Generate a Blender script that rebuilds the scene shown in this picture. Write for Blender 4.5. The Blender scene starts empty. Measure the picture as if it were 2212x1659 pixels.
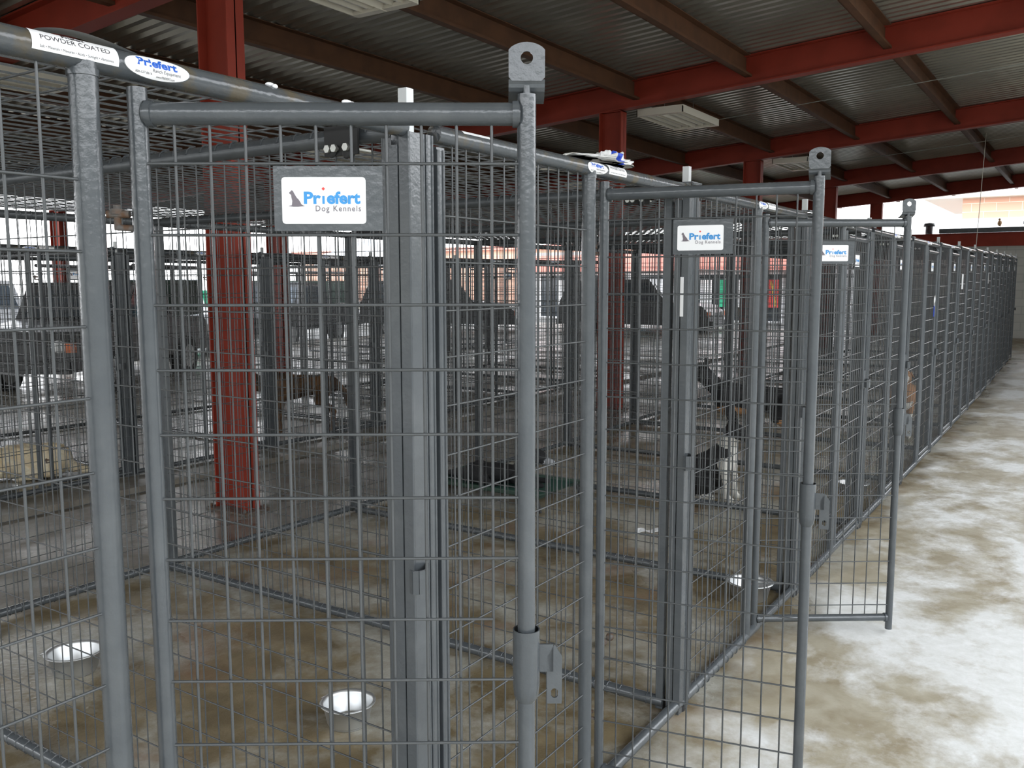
import bpy, bmesh, math, random
from mathutils import Vector, Matrix, noise
random.seed(7)
S = bpy.context.scene
C = S.collection
PI = math.pi

# ------------------------------------------------------------------ camera, sky, exposure
cam = bpy.data.cameras.new('camera'); co = bpy.data.objects.new('camera', cam); C.objects.link(co)
r_ = Vector((0.83520789, 0.5499328, -0.00130377)); u_ = Vector((-0.06132807, 0.09549719, 0.9935387)); f_ = Vector((-0.54650402, 0.82973141, -0.11348633))
co.matrix_world = Matrix(((r_.x, u_.x, -f_.x, 1.2434), (r_.y, u_.y, -f_.y, 0.0), (r_.z, u_.z, -f_.z, 1.612), (0, 0, 0, 1)))
cam.sensor_width = 36.0; cam.lens = 1923.84 / 2212 * 36.0; cam.clip_start = .02; cam.clip_end = 400
S.camera = co
w = bpy.data.worlds.new('overcast_sky'); S.world = w; w.use_nodes = True
wn = w.node_tree.nodes; wl = w.node_tree.links
bg = wn['Background']
tc = wn.new('ShaderNodeTexCoord'); sx = wn.new('ShaderNodeSeparateXYZ'); cr = wn.new('ShaderNodeValToRGB')
wl.new(tc.outputs['Generated'], sx.inputs[0]); wl.new(sx.outputs['Z'], cr.inputs[0]); wl.new(cr.outputs[0], bg.inputs['Color'])
cr.color_ramp.elements[0].position = 0.0; cr.color_ramp.elements[0].color = (.98, .99, 1, 1)
cr.color_ramp.elements[1].position = 0.9; cr.color_ramp.elements[1].color = (.80, .88, 1, 1)
bg.inputs['Strength'].default_value = 4.4
sun = bpy.data.lights.new('soft_sun', 'SUN'); sun.energy = .25; sun.angle = math.radians(40); sun.color = (1, .97, .9)
so = bpy.data.objects.new('soft_sun', sun); C.objects.link(so); so.rotation_euler = (math.radians(20), math.radians(38), 0)
S.view_settings.view_transform = 'Standard'; S.view_settings.look = 'None'; S.view_settings.gamma = 1
S.view_settings.use_curve_mapping = False; S.view_settings.exposure = .30
S.cycles.max_bounces = 8; S.cycles.diffuse_bounces = 5

# ------------------------------------------------------------------ materials
def mat(name, col, rough=.5, metal=0., noise_amt=0., nscale=8., col2=None, lo=.4, hi=.6, bump=0., bscale=60., spec=.5, detail=6, rough2=None):
    m = bpy.data.materials.new(name); m.use_nodes = True
    nt = m.node_tree; b = nt.nodes['Principled BSDF']
    b.inputs['Base Color'].default_value = (*col, 1); b.inputs['Roughness'].default_value = rough
    b.inputs['Metallic'].default_value = metal; b.inputs['Specular IOR Level'].default_value = spec
    if col2 is not None or rough2 is not None or bump:
        t = nt.nodes.new('ShaderNodeTexCoord')
    if col2 is not None or rough2 is not None:
        n = nt.nodes.new('ShaderNodeTexNoise'); n.inputs['Scale'].default_value = nscale; n.inputs['Detail'].default_value = detail
        nt.links.new(t.outputs['Object'], n.inputs['Vector'])
        r = nt.nodes.new('ShaderNodeMapRange'); r.inputs[1].default_value = lo; r.inputs[2].default_value = hi
        nt.links.new(n.outputs[0], r.inputs[0])
        if col2 is not None:
            x = nt.nodes.new('ShaderNodeMix'); x.data_type = 'RGBA'
            x.inputs[6].default_value = (*col, 1); x.inputs[7].default_value = (*col2, 1)
            nt.links.new(r.outputs[0], x.inputs[0]); nt.links.new(x.outputs[2], b.inputs['Base Color'])
        if rough2 is not None:
            q = nt.nodes.new('ShaderNodeMapRange'); q.inputs[3].default_value = rough; q.inputs[4].default_value = rough2
            nt.links.new(r.outputs[0], q.inputs[0]); nt.links.new(q.outputs[0], b.inputs['Roughness'])
    if bump:
        n2 = nt.nodes.new('ShaderNodeTexNoise'); n2.inputs['Scale'].default_value = bscale; n2.inputs['Detail'].default_value = 4
        nt.links.new(t.outputs['Object'], n2.inputs['Vector'])
        bp = nt.nodes.new('ShaderNodeBump'); bp.inputs['Strength'].default_value = bump; bp.inputs['Distance'].default_value = .01
        nt.links.new(n2.outputs[0], bp.inputs['Height']); nt.links.new(bp.outputs[0], b.inputs['Normal'])
    return m

M = {}
M['tube'] = mat('grey_powder_coat', (.064, .072, .078), .19, .0, col2=(.080, .088, .093), nscale=14, lo=.45, hi=.7, bump=.10, bscale=90, spec=.6)
M['tube_dirty'] = mat('grimy_powder_coat', (.058, .066, .072), .18, .0, col2=(.088, .074, .050), nscale=20, lo=.52, hi=.68, bump=.12, bscale=80, spec=.6)
M['wire'] = mat('grey_coated_wire', (.066, .071, .073), .27, .0, spec=.5)
M['worn'] = mat('worn_steel', (.40, .41, .40), .35, .5, col2=(.40, .41, .41), nscale=40)
M['steel'] = mat('stainless_steel', (.62, .63, .63), .36, .85)
M['bolt'] = mat('zinc_bolt', (.6, .6, .56), .35, .9)
M['black'] = mat('black_rubber', (.015, .015, .015), .6)
M['rust'] = mat('rusty_steel', (.12, .065, .035), .8, col2=(.14, .13, .12), nscale=60)
M['red'] = mat('red_oxide_paint', (.27, .037, .020), .5, spec=.22, col2=(.23, .032, .017), nscale=3, bump=.03, bscale=30)
M['purlin'] = mat('brown_primer', (.115, .055, .030), .6, spec=.15, col2=(.09, .045, .026), nscale=5)
M['roof'] = mat('galvanised_sheet', (.50, .48, .41), .28, .8, col2=(.43, .415, .36), nscale=2)
M['fixture'] = mat('cream_enamel', (.62, .58, .48), .4)
M['lamp'] = mat('fluorescent_tube', (.75, .73, .68), .3)
M['cable'] = mat('galvanised_cable', (.35, .36, .33), .5, .5)
M['white'] = mat('white_sticker', (.86, .86, .86), .35)
M['blue'] = mat('blue_print', (.01, .10, .50), .4)
M['sky_blue'] = mat('light_blue_print', (.03, .27, .62), .4)
M['ink'] = mat('dark_print', (.05, .045, .05), .5)
M['greyink'] = mat('grey_print', (.16, .14, .16), .5)
M['redink'] = mat('red_print', (.75, .06, .05), .5)
M['blockwall'] = None
M['sack'] = mat('white_sack', (.80, .80, .78), .6, col2=(.72, .68, .58), nscale=6, lo=.5, hi=.7)
M['green'] = mat('green_cot_fabric', (.020, .075, .055), .7)
M['dkgreen'] = mat('dark_green_canvas', (.02, .045, .03), .7)
M['bk'] = mat('black_fur', (.010, .010, .011), .75, bump=.5, bscale=120)
M['wfur'] = mat('white_fur', (.70, .68, .62), .9, bump=.6, bscale=120)
M['cream'] = mat('cream_fur', (.78, .63, .40), .95, col2=(.80, .72, .55), nscale=7, bump=.8, bscale=70)
M['tanpatch'] = mat('tan_fur', (.36, .19, .085), .9, bump=.5, bscale=110)
M['dktan'] = mat('brown_fur', (.17, .085, .035), .9, col2=(.06, .035, .02), nscale=9, bump=.5, bscale=110)
M['pink'] = mat('wet_nose', (.02, .015, .015), .3)
M['eye'] = mat('dark_eye', (.015, .008, .004), .08)
M['glass'] = mat('vehicle_glass', (.05, .06, .07), .05, .2)
M['carwhite'] = mat('white_car_paint', (.7, .7, .7), .25)
M['cardark'] = mat('dark_car_paint', (.035, .035, .036), .35)
M['carsilver'] = mat('silver_car_paint', (.35, .35, .35), .3, .5)
M['tyre'] = mat('tyre_rubber', (.02, .02, .02), .8)
M['orange'] = mat('orange_lens', (.75, .16, .03), .3)
M['teal'] = mat('green_sign_paint', (.02, .35, .18), .5)
M['banner'] = mat('salmon_banner', (.80, .28, .22), .6)
M['yellow'] = mat('yellow_plastic', (.8, .5, .04), .5)
M['cyan'] = mat('cyan_plastic', (.02, .45, .6), .5)
M['bluecloth'] = mat('royal_blue_strap', (.02, .07, .5), .6)
M['pigeon'] = mat('grey_feathers', (.35, .36, .38), .8)
M['pigeon2'] = mat('buff_feathers', (.55, .33, .16), .8)

def brick_mat(name, c1, c2, mortar, scale, bw=.5, rh=.25):
    m = bpy.data.materials.new(name); m.use_nodes = True; nt = m.node_tree; b = nt.nodes['Principled BSDF']
    t = nt.nodes.new('ShaderNodeTexCoord'); mp = nt.nodes.new('ShaderNodeMapping'); mp.inputs['Rotation'].default_value = (PI/2, 0, 0)
    k = nt.nodes.new('ShaderNodeTexBrick'); k.inputs['Color1'].default_value = (*c1, 1); k.inputs['Color2'].default_value = (*c2, 1); k.inputs['Mortar'].default_value = (*mortar, 1)
    k.inputs['Scale'].default_value = scale; k.inputs['Brick Width'].default_value = bw; k.inputs['Row Height'].default_value = rh; k.inputs['Mortar Size'].default_value = .012
    nt.links.new(t.outputs['Object'], mp.inputs[0]); nt.links.new(mp.outputs[0], k.inputs['Vector']); nt.links.new(k.outputs[0], b.inputs['Base Color'])
    b.inputs['Roughness'].default_value = .8
    return m
M['blockwall'] = brick_mat('painted_blockwork', (.50, .50, .46), (.46, .46, .42), (.40, .40, .37), 1.0, .40, .20)
M['brick'] = brick_mat('pink_brick', (.66, .36, .26), (.72, .42, .30), (.80, .72, .62), 1.0, 1.1, .42)

def floor_mat():
    m = bpy.data.materials.new('stained_wet_concrete'); m.use_nodes = True; nt = m.node_tree; b = nt.nodes['Principled BSDF']; L = nt.links; N = nt.nodes.new
    t = N('ShaderNodeTexCoord')
    def noi(sc, det=8, dist=0., stretch=(1, 1, 1), off=(0, 0, 0), rough=.55):
        mp = N('ShaderNodeMapping'); mp.inputs['Scale'].default_value = stretch; mp.inputs['Location'].default_value = off
        L.new(t.outputs['Object'], mp.inputs[0])
        n = N('ShaderNodeTexNoise'); n.inputs['Scale'].default_value = sc; n.inputs['Detail'].default_value = det; n.inputs['Distortion'].default_value = dist; n.inputs['Roughness'].default_value = rough
        L.new(mp.outputs[0], n.inputs['Vector']); return n.outputs[0]
    def rng(v, a, c, x=0., y=1.):
        r = N('ShaderNodeMapRange'); r.inputs[1].default_value = a; r.inputs[2].default_value = c; r.inputs[3].default_value = x; r.inputs[4].default_value = y
        L.new(v, r.inputs[0]); return r.outputs[0]
    def mix(f, a, c):
        x = N('ShaderNodeMix'); x.data_type = 'RGBA'
        for s, v in ((6, a), (7, c)):
            if isinstance(v, tuple): x.inputs[s].default_value = (*v, 1)
            else: L.new(v, x.inputs[s])
        if isinstance(f, float): x.inputs[0].default_value = f
        else: L.new(f, x.inputs[0])
        return x.outputs[2]
    def math_(op, a, c):
        x = N('ShaderNodeMath'); x.operation = op
        for s, v in ((0, a), (1, c)):
            if isinstance(v, (int, float)): x.inputs[s].default_value = v
            else: L.new(v, x.inputs[s])
        return x.outputs[0]
    sep = N('ShaderNodeSeparateXYZ'); L.new(t.outputs['Object'], sep.inputs[0])
    wob = math_('MULTIPLY', math_('SUBTRACT', noi(1.3, 5), .5), .9)
    xw = math_('ADD', sep.outputs['X'], wob)
    aisle = rng(xw, .02, .22)                     # dry scuffed aisle slab against hosed kennel floors
    patch = rng(noi(1.25, 12, .12, (1, .75, 1), (3.4, 1.2, 0), .68), .45, .57)
    fine = rng(noi(14, 12, 0, (1, 1, 1), (0, 0, 0), .75), .35, .65)
    mott = rng(noi(6, 9, .4), .35, .68)
    grit = rng(noi(160, 3), .45, .7)
    a_lt = mix(fine, (.66, .66, .62), (.80, .80, .78))
    a_dk = mix(mott, (.33, .28, .19), (.48, .44, .34))
    aisle_c = mix(patch, a_dk, a_lt)
    k_dk = mix(mott, (.125, .092, .044), (.235, .185, .105))
    k_lt = mix(fine, (.27, .25, .195), (.44, .43, .38))
    kp = rng(noi(1.5, 12, .15, (1, 1, 1), (7.3, 2.2, 0), .66), .46, .58)
    rustp = rng(noi(1.6, 5, .5, (1, 1, 1), (1.3, 9.2, 0)), .57, .70)
    ken = mix(kp, k_dk, k_lt)
    ken = mix(math_('MULTIPLY', rustp, .55), ken, (.19, .085, .038))
    ken = mix(math_('MULTIPLY', grit, .25), ken, (.20, .18, .14))
    alley = rng(sep.outputs['X'], -3.2, -3.05, 1., 0.)
    ken = mix(math_('MULTIPLY', alley, .75), ken, mix(mott, (.115, .10, .08), (.22, .205, .18)))
    col = mix(aisle, ken, aisle_c)
    L.new(col, b.inputs['Base Color'])
    wet = rng(noi(.8, 6, .8, (1, 1, 1), (2.3, 5.1, 0)), .40, .60)
    rk = rng(wet, 0, 1, .24, .6)
    ra = rng(patch, 0, 1, .42, .75)
    x = N('ShaderNodeMix'); L.new(aisle, x.inputs[0]); L.new(rk, x.inputs[2]); L.new(ra, x.inputs[3]); L.new(x.outputs[0], b.inputs['Roughness'])
    bp = N('ShaderNodeBump'); bp.inputs['Strength'].default_value = .25; bp.inputs['Distance'].default_value = .01
    L.new(noi(45, 8), bp.inputs['Height']); L.new(bp.outputs[0], b.inputs['Normal'])
    return m
M['floor'] = floor_mat()
M['yard'] = mat('bright_yard_concrete', (.27, .26, .24), .7, col2=(.20, .195, .18), nscale=1.2)

# ------------------------------------------------------------------ mesh builder
class MB:
    def __init__(s): s.v = []; s.f = []; s.m = []; s.sm = []
    def add(s, vs, fs, mi=0, smooth=False):
        o = len(s.v); s.v += [tuple(v) for v in vs]
        for f in fs: s.f.append(tuple(i + o for i in f)); s.m.append(mi); s.sm.append(smooth)
    def box(s, a, b, mi=0, M4=None):
        x0, y0, z0 = a; x1, y1, z1 = b
        v = [(x0, y0, z0), (x1, y0, z0), (x1, y1, z0), (x0, y1, z0), (x0, y0, z1), (x1, y0, z1), (x1, y1, z1), (x0, y1, z1)]
        if M4: v = [M4 @ Vector(p) for p in v]
        s.add(v, [(0, 3, 2, 1), (4, 5, 6, 7), (0, 1, 5, 4), (1, 2, 6, 5), (2, 3, 7, 6), (3, 0, 4, 7)], mi)
    def tube(s, pts, r, n=10, mi=0, caps=True, r1=None):
        pts = [Vector(p) for p in pts]; k = len(pts); vs = []; prev = None
        for i, p in enumerate(pts):
            d = (pts[min(i + 1, k - 1)] - pts[max(i - 1, 0)]).normalized()
            if prev is None:
                a = Vector((0, 0, 1)) if abs(d.z) < .9 else Vector((1, 0, 0)); e1 = d.cross(a).normalized()
            else: e1 = (prev - d * prev.dot(d)).normalized()
            prev = e1; e2 = d.cross(e1)
            rr = r if r1 is None else r + (r1 - r) * i / (k - 1)
            vs += [p + (e1 * math.cos(2 * PI * j / n) + e2 * math.sin(2 * PI * j / n)) * rr for j in range(n)]
        fs = [(i * n + j, i * n + (j + 1) % n, (i + 1) * n + (j + 1) % n, (i + 1) * n + j) for i in range(k - 1) for j in range(n)]
        s.add(vs, fs, mi, n > 5)
        if caps:
            s.add(vs[:n], [tuple(reversed(range(n)))], mi); s.add(vs[-n:], [tuple(range(n))], mi)
    def lathe(s, prof, n=28, mi=0, c=(0, 0, 0)):
        vs = [(c[0] + r * math.cos(2 * PI * j / n), c[1] + r * math.sin(2 * PI * j / n), c[2] + z) for r, z in prof for j in range(n)]
        fs = [(i * n + j, i * n + (j + 1) % n, (i + 1) * n + (j + 1) % n, (i + 1) * n + j) for i in range(len(prof) - 1) for j in range(n)]
        s.add(vs, fs, mi, True)
    def prism(s, poly, t0, t1, fn, mi=0):          # poly in 2d, thickness t0..t1, fn(u,v,t)->3d
        n = len(poly); a = [fn(u, v, t0) for u, v in poly]; b = [fn(u, v, t1) for u, v in poly]
        s.add(a + b, [tuple(range(n)), tuple(reversed(range(n, 2 * n)))] + [(i, n + i, n + (i + 1) % n, (i + 1) % n) for i in range(n)], mi)
    def holed(s, outline, hole, t0, t1, fn, mi=0):   # outline and hole: equal length loops
        n = len(outline); vs = [fn(u, v, t) for t in (t0, t1) for lp in (outline, hole) for u, v in lp]
        fs = []
        for i in range(n):
            j = (i + 1) % n
            fs += [(i, j, n + j, n + i), (2 * n + i, 3 * n + i, 3 * n + j, 2 * n + j), (i, 2 * n + i, 2 * n + j, j), (n + i, n + j, 3 * n + j, 3 * n + i)]
        s.add(vs, fs, mi)
    def ell(s, c, r, mi=0, n=16, k=10, M3=None):
        vs = []
        for i in range(k + 1):
            a = PI * i / k
            for j in range(n):
                v = Vector((r[0] * math.sin(a) * math.cos(2 * PI * j / n), r[1] * math.sin(a) * math.sin(2 * PI * j / n), r[2] * math.cos(a)))
                if M3: v = M3 @ v
                vs.append(Vector(c) + v)
        s.add(vs, [(i * n + j, (i + 1) * n + j, (i + 1) * n + (j + 1) % n, i * n + (j + 1) % n) for i in range(k) for j in range(n)], mi, True)
    def mesh(s, name, mats):
        me = bpy.data.meshes.new(name); me.from_pydata(s.v, [], s.f)
        for m in mats: me.materials.append(m)
        me.polygons.foreach_set('material_index', s.m); me.polygons.foreach_set('use_smooth', s.sm); me.update()
        return me
    def build(s, name, mats, parent=None, loc=None):
        if not isinstance(mats, (list, tuple)): mats = [mats]
        o = bpy.data.objects.new(name, s.mesh(name, mats)); C.objects.link(o)
        if parent: o.parent = parent
        if loc: o.location = loc
        return o

def tag(o, label, cat, group=None):
    o['label'] = label; o['category'] = cat
    if group: o['group'] = group
    return o
def thing(name, label, cat, loc=(0, 0, 0), rz=0., group=None):
    o = bpy.data.objects.new(name, None); C.objects.link(o); o.location = loc; o.rotation_euler = (0, 0, rz); o.empty_display_size = .1
    return tag(o, label, cat, group)
def structure(o): o['kind'] = 'structure'; return o
def kids(o): return list(o.children)
def copy_tree(o, parent=None):
    c = o.copy(); C.objects.link(c); c.parent = parent
    for ch in kids(o): copy_tree(ch, c)
    return c
ORD = ['first', 'second', 'third', 'fourth', 'fifth', 'sixth', 'seventh', 'eighth', 'ninth', 'tenth', 'eleventh', 'twelfth', 'thirteenth', 'fourteenth', 'fifteenth', 'sixteenth']

# flat lettering: 2d triangles of a text, from Blender's built-in font
def text_geo(txt, size, offset=0., shear=0., space=1., align='LEFT'):
    cu = bpy.data.curves.new('lettering', 'FONT'); cu.body = txt; cu.size = size; cu.offset = offset; cu.shear = shear; cu.space_character = space
    cu.align_x = align; cu.resolution_u = 3; cu.fill_mode = 'FRONT' if False else 'BOTH'
    o = bpy.data.objects.new('lettering', cu); C.objects.link(o)
    dg = bpy.context.evaluated_depsgraph_get(); me = o.evaluated_get(dg).to_mesh()
    vs = [(v.co.x, v.co.y) for v in me.vertices]; fs = [tuple(p.vertices) for p in me.polygons]
    o.evaluated_get(dg).to_mesh_clear(); bpy.data.objects.remove(o); bpy.data.curves.remove(cu)
    return vs, fs
def put_text(mb, txt, size, x, y, fn, mi, offset=0., t=.0006, wid=None, space=1., hscale=1., clip=None):
    vs, fs = text_geo(txt, size, offset, 0, space)
    if not vs: return
    x0 = min(v[0] for v in vs); x1 = max(v[0] for v in vs); sx_ = (wid / (x1 - x0)) if wid else 1.
    pts = [fn(x + (v[0] - x0) * sx_, y + v[1] * hscale, t) for v in vs]
    mb.add(pts, fs, mi)

def zf(y): return max(0., .0113 * (y - 8.))
def drift(k): return 0. if k < 3 else -(.012 * (k - 2) + (.012 * (k - 8) if k > 8 else 0))

# ------------------------------------------------------------------ floor, drain, roof, end wall
xs = [-16.0 + .5 * i for i in range(22)] + [-5.06, -5.05, -4.80, -4.79] + [-4.5 + .5 * i for i in range(24)]
ys = [-4 + .5 * i for i in range(62)]
mb = MB()
vs = []
for y in ys:
    for x in xs:
        z = zf(y) + (-.05 if -5.055 < x < -4.795 else 0)
        vs.append((x, y, z))
nx = len(xs)
mb.add(vs, [(j * nx + i, j * nx + i + 1, (j + 1) * nx + i + 1, (j + 1) * nx + i) for j in range(len(ys) - 1) for i in range(nx - 1)])
structure(mb.build('floor', M['floor']))
mb = MB(); mb.box((-120, -60, -.25), (60, 140, -.06)); o = mb.build('yard_ground', M['yard']); structure(o)

RS = .07
def rz(x): return 3.66 + RS * (x + 3.84)          # underside of the beams
XL, XR = -14.8, 4.2
mb = MB()                                          # corrugated sheet, ribs along x
y = -5.0; prof = []
while y < 26.6:
    prof += [(y, .0), (y + .055, .0), (y + .085, .032), (y + .115, .032)]; y += .145
vs = []; n = len(prof)
for th in (0, .0016):
    for x in (XL, XR):
        vs += [(x, py, rz(x) + .315 + pz + th) for py, pz in prof]
fs = []
for i in range(n - 1):
    fs += [(i, n + i, n + i + 1, i + 1), (2 * n + i, 2 * n + i + 1, 3 * n + i + 1, 3 * n + i)]
mb.add(vs, fs)
structure(mb.build('ceiling', M['roof']))

# purlins, C sections along y, on the flank of the beams
for i, x in enumerate([-13.9, -12.4, -10.95, -9.5, -8.0, -6.55, -5.08, -3.56, -2.2, -.76, .68, 2.1]):
    mb = MB(); z0 = rz(x) + .09; z1 = rz(x) + .314
    mb.box((x - .004, -5, z0), (x + .004, 26.4, z1)); mb.box((x, -5, z0), (x + .075, 26.4, z0 + .008)); mb.box((x, -5, z1 - .008), (x + .075, 26.4, z1))
    mb.box((x + .068, -5, z0 + .008), (x + .075, 26.4, z0 + .025))
    structure(mb.build('trim_%d' % (i + 1), M['purlin']))

COLY = [-1.1, 4.14, 9.95, 15.2, 20.35, 25.2]
WHERE = ['behind the camera', 'nearest the camera', 'second from the camera', 'third from the camera', 'fourth from the camera', 'farthest, by the end wall']
for i, y in enumerate(COLY):
    mb = MB(); a, b = rz(XL), rz(XR); hw = .075
    for (yy0, yy1, d0, d1) in ((y - hw, y + hw, 0, .014), (y - .005, y + .005, .014, .30), (y - hw, y + hw, .30, .314)):
        mb.add([(XL, yy0, a + d0), (XR, yy0, b + d0), (XR, yy1, b + d0), (XL, yy1, a + d0), (XL, yy0, a + d1), (XR, yy0, b + d1), (XR, yy1, b + d1), (XL, yy1, a + d1)],
               [(0, 3, 2, 1), (4, 5, 6, 7), (0, 1, 5, 4), (1, 2, 6, 5), (2, 3, 7, 6), (3, 0, 4, 7)])
    o = mb.build('roof_beam', M['red']); tag(o, 'red steel roof beam running crosswise under the corrugated sheets, ' + WHERE[i], 'beam', 'red roof beams')
def column(x, y, label, z1=None):
    z0 = zf(y); z1 = (rz(x)) if z1 is None else z1
    mb = MB(); d = .15; hw = .072
    mb.box((x - d, y - .005, z0), (x + d, y + .005, z1)); mb.box((x + d - .012, y - hw, z0), (x + d, y + hw, z1)); mb.box((x - d, y - hw, z0), (x - d + .012, y + hw, z1))
    mb.box((x - d - .0, y - hw - .0, z1 - .012), (x + d, y + hw, z1 - .001))
    t = thing('steel_column', label, 'column', (0, 0, 0), 0, 'red steel columns'); mb.build('shaft', M['red'], t)
    m2 = MB(); m2.box((x - .2, y - .12, z0 - .01), (x + .2, y + .12, z0 + .012)); 
    for dx in (-.18, .18):
        for dy in (-.09, .09): m2.tube([(x + dx, y + dy, z0 + .012), (x + dx, y + dy, z0 + .035)], .012, 6)
    m2.build('base_plate', M['rust'], t)
for i, y in enumerate(COLY[1:]):
    column(-3.84, y, ['broad red steel column standing between the two kennel rows, nearest the camera', 'red steel column rising behind the gate of the second kennel', 'red steel column third along the line between the kennel rows', 'dark red column fourth along the line between the kennel rows', 'farthest red column of the line between the kennel rows, by the end wall'][i])
column(-9.2, 9.4, 'dark red steel column beyond the far kennel row, right of the nearest column')
column(-14.55, 9.1, 'orange-lit red column at the open outer edge, far left', rz(-14.55))
column(-14.55, 14.2, 'orange-lit red column at the open outer edge, beyond the dark inner one', rz(-14.55))

# end wall and what is on it
mb = MB(); mb.box((-4.2, 25.6, -.1), (5, 25.8, 2.50)); structure(mb.build('wall_end', M['blockwall']))
mb = MB(); mb.box((-4.2, 25.5, 2.50), (5, 25.62, 2.52)); mb.box((-4.2, 25.56, 2.52), (5, 25.6, 2.82)); mb.box((-4.2, 25.5, 2.82), (5, 25.62, 2.84))
tag(mb.build('wall_beam', M['red']), 'long dark red beam along the top of the white end wall', 'beam')
mb = MB(); mb.box((-2.35, 25.45, 2.845), (5, 25.75, 2.86)); mb.box((-2.35, 25.45, 2.86), (5, 25.458, 2.96)); mb.box((-2.35, 25.742, 2.86), (5, 25.75, 2.96))
tag(mb.build('roof_gutter', M['tube']), 'grey metal gutter above the red beam of the end wall', 'gutter')
for (x, m, lab) in ((-.98, 'pigeon2', 'buff pigeon perched on the gutter of the end wall'), (-.42, 'pigeon', 'grey pigeon perched on the gutter, right of the buff one')):
    mb = MB(); z = 3.06
    mb.ell((x, 25.46, z), (.05, .11, .055), M3=Matrix.Rotation(.5, 3, 'X')); mb.ell((x, 25.40, z + .085), (.028, .032, .03)); mb.tube([(x, 25.375, z + .08), (x, 25.345, z + .072)], .008, 6, r1=.002)
    mb.tube([(x, 25.54, z - .04), (x, 25.64, z - .06)], .03, 8, r1=.015)
    t = thing('pigeon', lab, 'bird', (0, 0, 0)); mb.build('body', M[m], t)
    lg = MB(); lg.tube([(x - .015, 25.455, 2.958), (x - .015, 25.455, z - .03)], .004, 6); lg.tube([(x + .015, 25.455, 2.958), (x + .015, 25.455, z - .03)], .004, 6); lg.build('legs', M['banner'], t)
mb = MB(); mb.lathe([(.09, 0), (.09, .2), (.14, .2), (.14, .28), (0, .30)], 20, 0, (-2.62, 25.7, 2.84)); tag(mb.build('roof_vent', M['tube']), 'short grey vent pipe standing on top of the end wall', 'vent')
mb = MB(); mb.tube([(-.62, 18.0, rz(-.62) + .33), (-.66, 18.02, 2.9), (-.68, 18.0, 2.2)], .006, 6); tag(mb.build('hanging_cord', M['fixture']), 'thin pale cord hanging straight down near the end wall', 'cord')
mb = MB(); mb.box((4.25, 11.5, -.1), (4.4, 25.6, 4.05)); structure(mb.build('wall_added_right', M['blockwall']))  # added wall out of view, blocks side light from the far kennel fronts
mb = MB(); mb.box((17, -30, -.1), (23, 45, 5.2)); structure(mb.build('wall_added_opposite', M['blockwall']))  # added unseen block, narrows the sky band mirrored in the tubes
mb = MB(); mb.box((-30, -20, -.1), (17, -15, 5.0)); structure(mb.build('wall_added_behind', M['blockwall']))  # added unseen block behind the camera, darkens the horizon in tube reflections
# brick building beyond the wall
t = thing('brick_building', 'pink brick gable building seen above the end wall', 'building')
mb = MB(); mb.box((-4.8, 50, -.1), (12, 60, 5.7)); mb.build('wall', M['brick'], t)
mb = MB(); mb.box((-6.5, 49.2, 5.7), (13, 61, 5.95)); mb.build('eaves', M['fixture'], t)
mb = MB(); mb.box((-4.83, 49.95, -.1), (12, 50, 4.72)); mb.build('rendered_wall', M['white'], t)

# ------------------------------------------------------------------ lights and cables
def fixture(x0, y0, lab):
    wdt, ln = .60, 1.2; z = rz(x0) - .06
    t = thing('ceiling_light', lab, 'light', (x0, y0, z), 0, 'cream strip lights under the roof')
    mb = MB()
    mb.box((0, 0, .07), (wdt, ln, .085)); mb.box((0, 0, 0), (.012, ln, .07)); mb.box((wdt - .012, 0, 0), (wdt, ln, .07)); mb.box((0, 0, 0), (wdt, .012, .07)); mb.box((0, ln - .012, 0), (wdt, ln, .07))
    mb.box((.012, .012, .0), (wdt - .012, .07, .03)); mb.box((.012, ln - .07, 0), (wdt - .012, ln - .012, .03))
    for k in range(1, 6):
        xx = wdt * k / 6; mb.prism([(-.028, .07), (.028, .07), (0, .01 if k != 3 else -.005)], .02, ln - .02, lambda u, v, q, xx=xx: (xx + u, q, v))
    mb.build('housing', M['fixture'], t)
    for k in range(6):
        m2 = MB(); xx = wdt * (k + .5) / 6; m2.tube([(xx, .05, .035), (xx, ln - .05, .035)], .011, 8); m2.build('tube', M['lamp'], t)
    m3 = MB()
    for yy in (.15, ln - .15): m3.tube([(wdt / 2, yy, .085), (wdt / 2, yy, .36)], .003, 5)
    m3.build('hanger', M['cable'], t)
for (x, y, l) in ((-3.62, 4.06, 'cream multi-tube light fixture cut by the top edge of the photo'), (-3.62, 10.15, 'cream light fixture hanging right of the second red column'), (-3.6, 15.45, 'cream light fixture hanging right of the third red column'),
                  (-7.2, 3.6, 'cream light fixture seen through the roof mesh at far left'), (-7.9, 8.8, 'cream light fixture over the far kennel row, seen through the mesh above the nearest gate'),
                  (-7.2, 14.6, 'cream light fixture over the far row beyond the second kennel roof'), (-6.9, 20.8, 'farthest cream light fixture over the far kennel row')):
    fixture(x, y, l)
for (x, y, n) in ((-3.0, 5.35, 'near'), (-3.0, 11.38, 'middle'), (-3.0, 16.7, 'far')):
    mb = MB(); mb.tube([(-3.1, y, rz(x) - .02), (-1, y, rz(-1) - .005), (XR, y, rz(XR) + .02)], .005, 5)
    mb.box((-3.2, y - .03, rz(x) - .03), (-3.08, y + .03, rz(x) - .01)); tag(mb.build('support_cable', M['cable']), 'thin cable stretched under the roof from the %s light fixture' % n, 'cable')

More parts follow.
